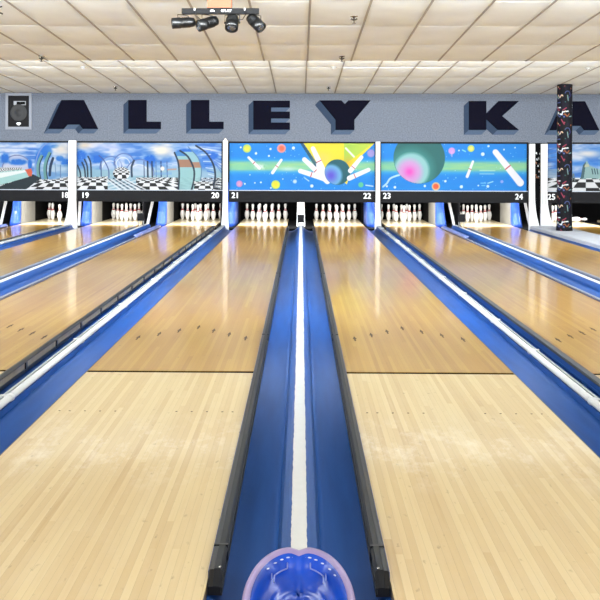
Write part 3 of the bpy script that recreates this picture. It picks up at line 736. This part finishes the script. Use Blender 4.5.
def print_mesh(name, fn, x0, x1, Y, parent, nx, ny=110):
    y0, y1 = 143.2, 190.2
    P = Paint(x0, x1, y0, y1, nx, ny); fn(P)
    A = at(x0, 166, Y); Bq = at(x1, 166, Y)
    zt, zb = 1.757, .776
    xs = np.linspace(A.x, Bq.x, nx); zs = np.linspace(zt, zb, ny)
    XX, ZZ = np.meshgrid(xs, zs)
    v = np.stack([XX.ravel(), np.full(XX.size, Y), ZZ.ravel()], 1)
    idx = np.arange(nx * ny).reshape(ny, nx)
    f = np.stack([idx[1:, :-1].ravel(), idx[1:, 1:].ravel(), idx[:-1, 1:].ravel(), idx[:-1, :-1].ravel()], 1)
    me = bpy.data.meshes.new(name); me.from_pydata(v.tolist(), [], f.tolist())
    c = np.clip(P.C.reshape(-1, 3) / 255, 0, 1); lin = np.where(c <= .04045, c / 12.92, ((c + .055) / 1.055) ** 2.4) * .37
    ca = me.color_attributes.new('print', 'FLOAT_COLOR', 'POINT'); ca.data.foreach_set('color', np.concatenate([lin, np.ones((len(lin), 1))], 1).ravel())
    me.materials.append(PRINT); o = bpy.data.objects.new(name, me); col.objects.link(o); o.parent = parent
    return o
PRINT = bpy.data.materials.new('printed_panel'); PRINT.use_nodes = True
_a = PRINT.node_tree.nodes.new('ShaderNodeAttribute'); _a.attribute_name = 'print'; _p = PRINT.node_tree.nodes['Principled BSDF']
PRINT.node_tree.links.new(_a.outputs['Color'], _p.inputs['Base Color']); _p.inputs['Roughness'].default_value = .6; _p.inputs['Specular IOR Level'].default_value = .2

def mask(x0, x1, fn, nums, label, nx):
    """one masking unit: black frame, printed panel, black number board; x0..x1 in world metres come from photo columns"""
    a = at(x0, 166, YM).x; b = at(x1, 166, YM).x
    root = empty('masking_unit', (0, 0, 0), label, 'mural panel', 'painted masking units above the pins')
    m = MB(); zt, zb = 1.757, .776; t = .03
    m.box(a - .012, b + .025, YM - .03, YM + .05, zt, 1.79, BLACK); m.box(b + .004, b + .025, YM - .03, YM + .05, zb, zt, BLACK); m.box(a - .012, a - .001, YM - .03, YM + .05, zb, zt, BLACK)
    m.box(a - .012, b + .025, YM + .0, YM + .05, zb, zt, BLACK); m.build('frame', root)
    print_mesh('printed_panel', fn, x0, x1, YM - .012, root, nx)
    m = MB(); m.box(a - .012, b + .025, YM - .035, YM + .02, .760, zb, SILVER); m.build('bottom_trim', root)
    m = MB(); m.box(a - .012, b + .025, YM - .03, YM + .04, .525, .760, BLACK); o = m.build('number_board', root)
    for s, xx, yy in nums:
        q = at(xx, yy, YM - .034)
        text_mesh(s, .165, 'lane_number', WHITE, o, (q.x, YM - .033, q.z), bold=.006, sx=.95)
mask(-76, 69, mural_bubbles_left, [('18', 64.7, 195.3)], 'mural of a lying pin and glass bubbles over a chequered floor, number 18', 420)
mask(77, 221.5, mural_bubbles_centre, [('19', 85, 195.5), ('20', 215.2, 195.6)], 'mural of glass arches over a chequered floor, numbers 19 and 20', 420)
mask(229.5, 374.7, mural_space_left, [('21', 235.3, 195.6), ('22', 367.2, 196.2)], 'blue space mural with a ball bursting through white pins, numbers 21 and 22', 420)
mask(381, 526.6, mural_space_right, [('23', 387, 196.1), ('24', 519, 197)], 'blue space mural with a large teal and pink ball, numbers 23 and 24', 420)
mask(547.5, 692, mural_pyramid, [('25', 551.5, 197.2)], 'mural of a chequered floor and grey pyramid behind the black column, number 25', 420)

# ------------------------------------------------------------------ white posts between the masks
def post(xp, wpx, zt, label, fl=(.5, .5), gold=False):
    q = at(xp, 166, YM - .06); hw = wpx / 2 / F * (YM - .06 - CY)
    root = empty('mask_post', (q.x, YM - .06, 0), label, 'post', 'white posts between the masking units')
    m = MB(); L_, R_ = [], []
    for i in range(15):
        t = i / 14; z = zt * (1 - t); e = max(0, (.78 - z) / .78) ** 2.4
        L_.append((-hw - hw * 1.5 * fl[0] * e, z)); R_.append((hw + hw * 1.5 * fl[1] * e, z))
    L_.append((L_[-1][0], -.16)); R_.append((R_[-1][0], -.16))
    n = len(L_)
    m.loft([[(L_[i][0], -.05, L_[i][1]), (R_[i][0], -.05, R_[i][1]), (R_[i][0], .025, R_[i][1]), (L_[i][0], .025, L_[i][1])] for i in range(n)], WHITE, smooth=False)
    m.build('upright', root)
    m = MB(); m.box(-hw * .55, -hw * .35, -.053, -.05, .5, zt - .02, GREY); m.box(hw * .35, hw * .5, -.053, -.05, .5, zt - .02, GREY); m.build('seam', root)
    if gold:
        m = MB(); m.prism([(-.05, zt), (.05, zt), (0, zt + .07)], -.05, .0, mat('cream_cap', (236, 210, 180), .5)); m.build('peaked_cap', root)
post(72.8, 7.5, 1.80, 'thick white post between the murals numbered 18 and 19', (.9, .2))
post(225.5, 4.8, 1.79, 'slim white post with a peaked cap between numbers 20 and 21', (.5, .3), gold=True)
post(377.8, 4.2, 1.79, 'slim white post between numbers 22 and 23', (.3, .5))
post(531.7, 5.6, 1.755, 'white post with flared foot at the right end of the number 24 mural', (.0, 1.25))
post(543.8, 6.2, 1.755, 'white post with flared foot just left of the black patterned column', (.0, 1.5))
m = MB(); a, b = at(535, 166, YM).x, at(541, 166, YM).x; m.box(a, b, YM + .03, YM + .06, .4, 1.8, PIT)
o = m.build('mask_filler'); tag(o, 'dark filler board in the gap between the two flared white posts', 'board')
r = random.Random(3); 
for k in range(16):
    z = r.uniform(.85, 1.65); x = r.uniform(a + .01, b - .03); mm = MB()
    # scraps of pale print on the filler
    mm.prism([(x, z), (x + .03, z + r.uniform(-.02, .02)), (x + .028, z + .03), (x + .004, z + .035)], YM + .025, YM + .031, r.choice([GREY, WHITE, SILVER, AMBER]))
    mm.build('print_scrap', o)

# ------------------------------------------------------------------ wall lettering
def letter(name, pts, label, s):
    P = [at(x, y, YM) for x, y in pts]; c = sum(P, Vector()) / len(P); c.y = YM
    S = at(pts[0][0] + s[0], pts[0][1] + s[1], YM) - P[0]
    root = empty('wall_letter', c, label, 'letter', 'navy block letters on the carpeted wall')
    L = [(p.x - c.x, p.z - c.z) for p in P]
    ar = sum(L[i][0] * L[(i + 1) % len(L)][1] - L[(i + 1) % len(L)][0] * L[i][1] for i in range(len(L)))
    if ar < 0: L = L[::-1]
    m = MB()
    for i in range(len(L)):
        p, q = L[i], L[(i + 1) % len(L)]; nx, nz = q[1] - p[1], -(q[0] - p[0]); ln = math.hypot(nx, nz); nx /= ln; nz /= ln
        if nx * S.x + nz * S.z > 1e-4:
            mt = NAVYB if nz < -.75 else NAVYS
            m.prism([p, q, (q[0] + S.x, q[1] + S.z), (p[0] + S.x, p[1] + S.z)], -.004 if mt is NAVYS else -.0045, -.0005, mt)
    m.build('block_shading', root)
    m = MB(); m.prism(L, -.010, -.0005, NAVY); m.build('letter_face', root)
    return root
d6 = lambda L: [(40 + x / 3, 90 + y / 3) for x, y in L]
d7 = lambda L: [(240 + x / 3.75, 90 + y / 3.75) for x, y in L]
d8 = lambda L: [(450 + x / 4, 90 + y / 4) for x, y in L]
Apts = d6([(65, 30), (132, 30), (175, 117), (129, 117), (119, 104), (83, 104), (72, 117), (25, 117)])
letter('A', Apts, 'navy wall letter A at the left, beside the speaker', (-4.6, 4.5))
letter('L', d6([(265, 30), (320, 30), (320, 95), (363, 95), (363, 117), (265, 117)]), 'navy wall letter L right after the first A', (-4.9, 4.6))
letter('L', d6([(453, 30), (508, 30), (508, 95), (551, 95), (551, 117), (453, 117)]), 'navy wall letter L just before the E', (-4.8, 4.6))
letter('E', d7([(50, 40), (187, 40), (187, 66), (117, 66), (117, 81), (187, 81), (187, 107), (117, 107), (117, 122), (187, 122), (187, 149), (50, 149)]), 'navy wall letter E above number 21', (-4.8, 4.6))
letter('Y', d7([(298, 39), (380, 39), (394, 53), (406, 39), (490, 39), (429, 112), (429, 150), (358, 150), (358, 112)]), 'navy wall letter Y above number 22', (-4.6, 4.6))
letter('K', d8([(75, 44), (145, 44), (145, 94), (194, 44), (276, 44), (208, 104), (276, 160), (190, 160), (145, 118), (145, 160), (75, 160)]), 'navy wall letter K above number 24', (-5, 4.8))
letter('A', [(x + 501, y + 1.3) for x, y in Apts], 'navy wall letter A partly hidden by the black column', (-5, 4.6))

# ------------------------------------------------------------------ speaker let into the wall
c = at(18.9, 111.3, YM); root = empty('wall_speaker', (c.x, YM, c.z), 'black loudspeaker in a grey frame high on the wall at the left', 'speaker')
px = (YM - CY) / F
m = MB(); W, H = 13.2 * px, 18.3 * px; w2, h2 = 10.6 * px, 15.6 * px
for a in ((-W, W, h2, H), (-W, W, -H, -h2), (-W, -w2, -h2, h2), (w2, W, -h2, h2)): m.box(a[0], a[1], -.03, -.001, a[2], a[3], mat('frame_grey', (108, 112, 122), .7))
m.build('frame', root)
m = MB(); m.box(-w2, w2, -.012, -.001, -h2, h2, BLACK); m.build('cabinet', root)
m = MB(); rot = Matrix.Translation((0, -.012, -.03)) @ Matrix.Rotation(PI / 2, 4, 'X'); m.lathe([(.175, 0), (.178, .008), (.165, .012), (.12, .004), (.06, .002), (.05, .012), (.001, .016)], mat('cone', (20, 21, 24), .7), n=32, M=rot); m.build('woofer', root)
m = MB()
for a in ((-.105, .15, .20, .215), (-.105, .15, .128, .143), (-.105, -.045, .143, .20), (.135, .15, .143, .20)): m.box(a[0], a[1], -.02, -.012, a[2], a[3], mat('horn_grey', (112, 114, 120), .5))
m.box(-.045, .135, -.014, -.012, .143, .20, PIT); m.box(.03, .04, -.018, -.012, .143, .20, BLACK); m.build('horn', root)
m = MB(); m.prism([(-.05, -.26), (-.03, -.235), (.035, -.235), (.05, -.262), (.012, -.295), (-.012, -.295)], -.02, -.012, WHITE); m.build('emblem', root)

# ------------------------------------------------------------------ column wrapped in printed fabric
cpos = at(564.3, 233.5, 14.9); CR = .142
root = empty('support_column', (cpos.x, 14.9, 0), 'round black column with colourful squiggle print from floor to ceiling', 'column')
WRAP = PRINT.copy(); WRAP.node_tree.nodes['Principled BSDF'].inputs['Roughness'].default_value = .8; WRAP.node_tree.nodes['Principled BSDF'].inputs['Specular IOR Level'].default_value = .15
nx, ny = 200, 520; ztop = 2.862; z0 = .062
P = Paint(0, 93, 0, 280, nx, ny); P.C[:] = (12, 12, 20); P.mix(.5 * (fbm(P.X / 7, P.Y / 7, 3) > .55), (28, 20, 44))
r = random.Random(31)
pal = [(226, 232, 238), (226, 232, 238), (50, 100, 100), (150, 90, 60), (80, 95, 150), (150, 60, 80), (120, 150, 150), (220, 190, 160), (50, 50, 100), (200, 200, 205)]
shapes = []
for k in range(64):
    shapes.append((r.uniform(0, 93), r.uniform(0, 70), r.choice('llddca'), r.choice(pal), r.uniform(0, 6.3), r.uniform(.5, 1.2)))
for rep in range(4):
    for x, y, t, c_, an, sc in shapes:
        y2 = y + rep * 70
        if t == 'l': P.cap(x, y2, x + 9 * sc * math.cos(an), y2 + 9 * sc * math.sin(an), 2.0, c_)
        elif t == 'd': P.disc(x, y2, 2.2 * sc, c_)
        elif t == 'c': P.ring(x, y2, 5.5 * sc, 1.6, c_, a=.9, sel=np.cos(np.arctan2(P.Y - y2, P.X - x) - an) > -.1)
        else:
            pts = [(x + i * 1.6, y2 + 2.4 * math.sin(i * 1.1 + an)) for i in range(8)]; P.curve(pts, 1.7, c_)
v = []; 
for j in range(ny):
    z = ztop + (z0 - ztop) * j / (ny - 1); rr = CR * (1 + .10 * max(0, 1 - (z - z0) / .35) ** 2)
    for i in range(nx):
        a = 2 * PI * i / (nx - 1); v.append((rr * math.cos(a), rr * math.sin(a), z))
f = [[j * nx + i, (j + 1) * nx + i, (j + 1) * nx + i + 1, j * nx + i + 1] for j in range(ny - 1) for i in range(nx - 1)]
me = bpy.data.meshes.new('printed_wrap'); me.from_pydata(v, [], f)
cc = np.clip(P.C.reshape(-1, 3) / 255, 0, 1); lin = np.where(cc <= .04045, cc / 12.92, ((cc + .055) / 1.055) ** 2.4) * .42
ca = me.color_attributes.new('print', 'FLOAT_COLOR', 'POINT'); ca.data.foreach_set('color', np.concatenate([lin, np.ones((len(lin), 1))], 1).ravel())
me.materials.append(WRAP); me.polygons.foreach_set('use_smooth', [True] * len(me.polygons))
o = bpy.data.objects.new('printed_wrap', me); col.objects.link(o); o.parent = root
m = MB(); m.lathe([(CR * .97, z0), (CR * .97, ztop)], CAN, n=24); m.build('core', root)
m = MB(); m.lathe([(CR * .99 + .004, 0), (CR * .99 + .004, .012)], BLACK, n=24, c=(0, 0, ztop - .03)); m.build('top_ring', root)

# ------------------------------------------------------------------ stage light bar under the ceiling
YB = 5.75; pb = (YB - CY) / F
c = at(220.5, 11.3, YB); root = empty('stage_light_bar', c, 'black bar of four small spotlights hanging from the ceiling at the top', 'stage light')
P2 = lambda x, y: ((x - 220.5) * pb, (11.3 - y) * pb)
zc = 2.775 + (3.09 - 2.775) * (10.10 - YB) / 6.40
m = MB(); m.box(-38.5 * pb, 38.5 * pb, -.03, .03, -2.8 * pb, 2.6 * pb, mat('bar_black', (10, 10, 12), .7, spec=.2)); bar = m.build('bar', root)
m = MB(); m.box(-13 * pb, 11.5 * pb, -.05, .04, 2.7 * pb, zc - c.z - .012, AMBER)
m.build('mounting_block', root)
t = text_mesh('4PLAY', .034, 'white_lettering', WHITE, bar, ((226.5 - 220.5) * pb, -.0315, 0), bold=.0006, depth=.001)
m = MB(); ex = (212.5 - 220.5) * pb
for dx in (-.016, -.005, .006, .017): m.box(ex + dx - .003, ex + dx + .003, -.032, -.03, -.008, .004, WHITE)
m.box(ex - .012, ex + .013, -.032, -.03, .006, .010, WHITE); m.build('white_emblem', bar)
def spot(cx, cy, hx, hy, rad, ln, dirv):
    rad *= 1.18; ln *= 1.05
    s = empty('spotlight', (0, 0, 0)); s.parent = root
    X, Z = P2(cx, cy); d = Vector(dirv).normalized(); ctr = Vector((X, -.01, Z))
    M = Matrix.Translation(ctr) @ d.to_track_quat('Z', 'Y').to_matrix().to_4x4()
    m = MB(); m.lathe([(rad * .5, -ln * .56), (rad * .8, -ln * .5), (rad * .92, -ln * .3), (rad * .92, ln * .1), (rad * 1.0, ln * .12), (rad * 1.0, ln * .5), (rad * .88, ln * .5), (rad * .86, ln * .42)], CAN, n=20, M=M)
    for k in range(4): m.lathe([(rad * .98, -ln * (.28 - .09 * k)), (rad * .98, -ln * (.25 - .09 * k))], CAN, n=20, M=M)
    m.build('can', root)
    bpy.data.objects.remove(s)
    m = MB(); m.lathe([(rad * .86, ln * .44), (rad * .5, ln * .47), (.001, ln * .48)], LENS, n=20, M=M); m.build('lens', root)
    ax = d.cross(Vector((0, 0, 1)));
    if ax.length < .2: ax = Vector((1, 0, 0))
    ax.normalize(); top = Vector((X, 0, -2.8 * pb))
    if abs(ax.y) > .7: ax = Vector((.75, .66, 0))
    m = MB()
    for q in (-1, 1):
        e = ctr + ax * rad * 1.12 * q; m.tube([e, Vector((e.x, e.y, -2.8 * pb - .012)), top + Vector((0, 0, -.008))], .0045, CAN, n=6)
        m.lathe([(.011, -.006), (.011, .006)], CAN, n=10, M=Matrix.Translation(e) @ ax.to_track_quat('Z', 'Y').to_matrix().to_4x4())
    m.build('yoke', root)
spot(183.0, 23.0, 0, 0, 4.7 * pb, 21 * pb, (-1, -.25, -.10))
spot(207.5, 23.5, 0, 0, 5.0 * pb, 20 * pb, (-.9, -.5, -.38))
spot(232.3, 22.8, 0, 0, 5.6 * pb, 15 * pb, (-.06, -.55, -.9))
spot(255.8, 22.8, 0, 0, 5.0 * pb, 18 * pb, (.62, -.4, -.62))
for pts in (((195, 9), (196, 16), (201, 20), (206, 20)), ((245, 9), (246, 15), (243, 20), (237, 21))):
    m = MB(); Q = [P2(*p) for p in pts]; m.tube([(x, -.035, z) for x, z in Q], .004, CAN, n=6)
    m.build('cable', root)
    m = MB(); x, z = Q[0]; m.box(x - .006, x + .006, -.045, -.03, z - .02, z + .002, WHITE); m.build('connector', root)

# dark coiled fitting, cut by the left edge
c = at(-3, 9, 6.6); zc = 2.775 + .315 * (10.1 - 6.6) / 6.4
root = empty('hanging_fitting', c, 'dark coiled fitting at the very top left edge of the ceiling', 'ceiling fitting')
m = MB(); m.tube([(.055 * math.cos(t * .5) * (1 - .01 * t), .03 * math.sin(t * .5), -.05 + .006 * t) for t in range(32)], .0075, CAN, n=6); m.build('coil', root)
m = MB(); m.tube([(0, 0, -.04), (0, 0, zc - c.z)], .008, CAN, n=8); m.build('stem', root)

# ------------------------------------------------------------------ sprinkler heads
def zceil(Y):
    return 2.775 + .315 * (10.1 - Y) / 6.4 if Y < 10.1 else 2.80 + .275 * (YM - Y) / 6.3
SPR = [(354, 18.5, 'dark', 'sprinkler head on the near ceiling right of the spotlights'), (41.5, 58.5, 'dark', 'sprinkler head at the ceiling step on the left'), (341.8, 58.5, 'dark', 'sprinkler head at the ceiling step near the middle'),
       (83, 69.5, 'pale', 'pale smoke detector on the far ceiling at the left'), (333.5, 69.5, 'pale', 'pale smoke detector on the far ceiling near the middle'), (588, 70.5, 'pale', 'pale smoke detector on the far ceiling at the right'),
       (115.5, 89.3, 'dark', 'small sprinkler head close to the lettered wall above the first L'), (328.5, 89.5, 'dark', 'small sprinkler head close to the lettered wall above the Y')]
for x, y, kd, lb in SPR:
    best = min((abs(at(x, y - 3, Y).z - zceil(Y)), Y) for Y in np.arange(4, 16.3, .01) if not (9.85 < Y < 10.6 and y > 62) and (Y < 10.1 if y < 59 else Y > 10.7))
    Y = best[1]; q = at(x, y, Y); zc = zceil(Y); root = empty('sprinkler_head' if kd == 'dark' else 'smoke_detector', (q.x, Y, zc - .006), lb, 'sprinkler' if kd == 'dark' else 'detector', 'fittings on the ceiling')
    if kd == 'dark':
        m = MB(); m.lathe([(.045, 0), (.04, -.008), (.018, -.012), (.012, -.02)], CHROME, n=16); m.build('flange', root)
        m = MB(); m.tube([(0, 0, -.012), (0, 0, -.05)], .009, CAN, n=8); 
        for s in (-1, 1): m.tube([(0, 0, -.045), (s * .035, 0, -.028)], .009, CAN, n=6)
        m.tube([(0, 0, -.045), (0, 0, -.075)], .007, CAN, n=6)
        m.build('nozzle', root)
        m = MB(); m.lathe([(.02, -.075), (.022, -.078)], CAN, n=12); m.build('deflector', root)
    else:
        m = MB(); m.lathe([(.05, 0), (.048, -.012), (.03, -.02)], GREY, n=20); m.build('housing', root)
        m = MB(); m.lathe([(.02, -.02), (.016, -.032), (.004, -.034)], GREY, n=14); m.build('sensor_cap', root)
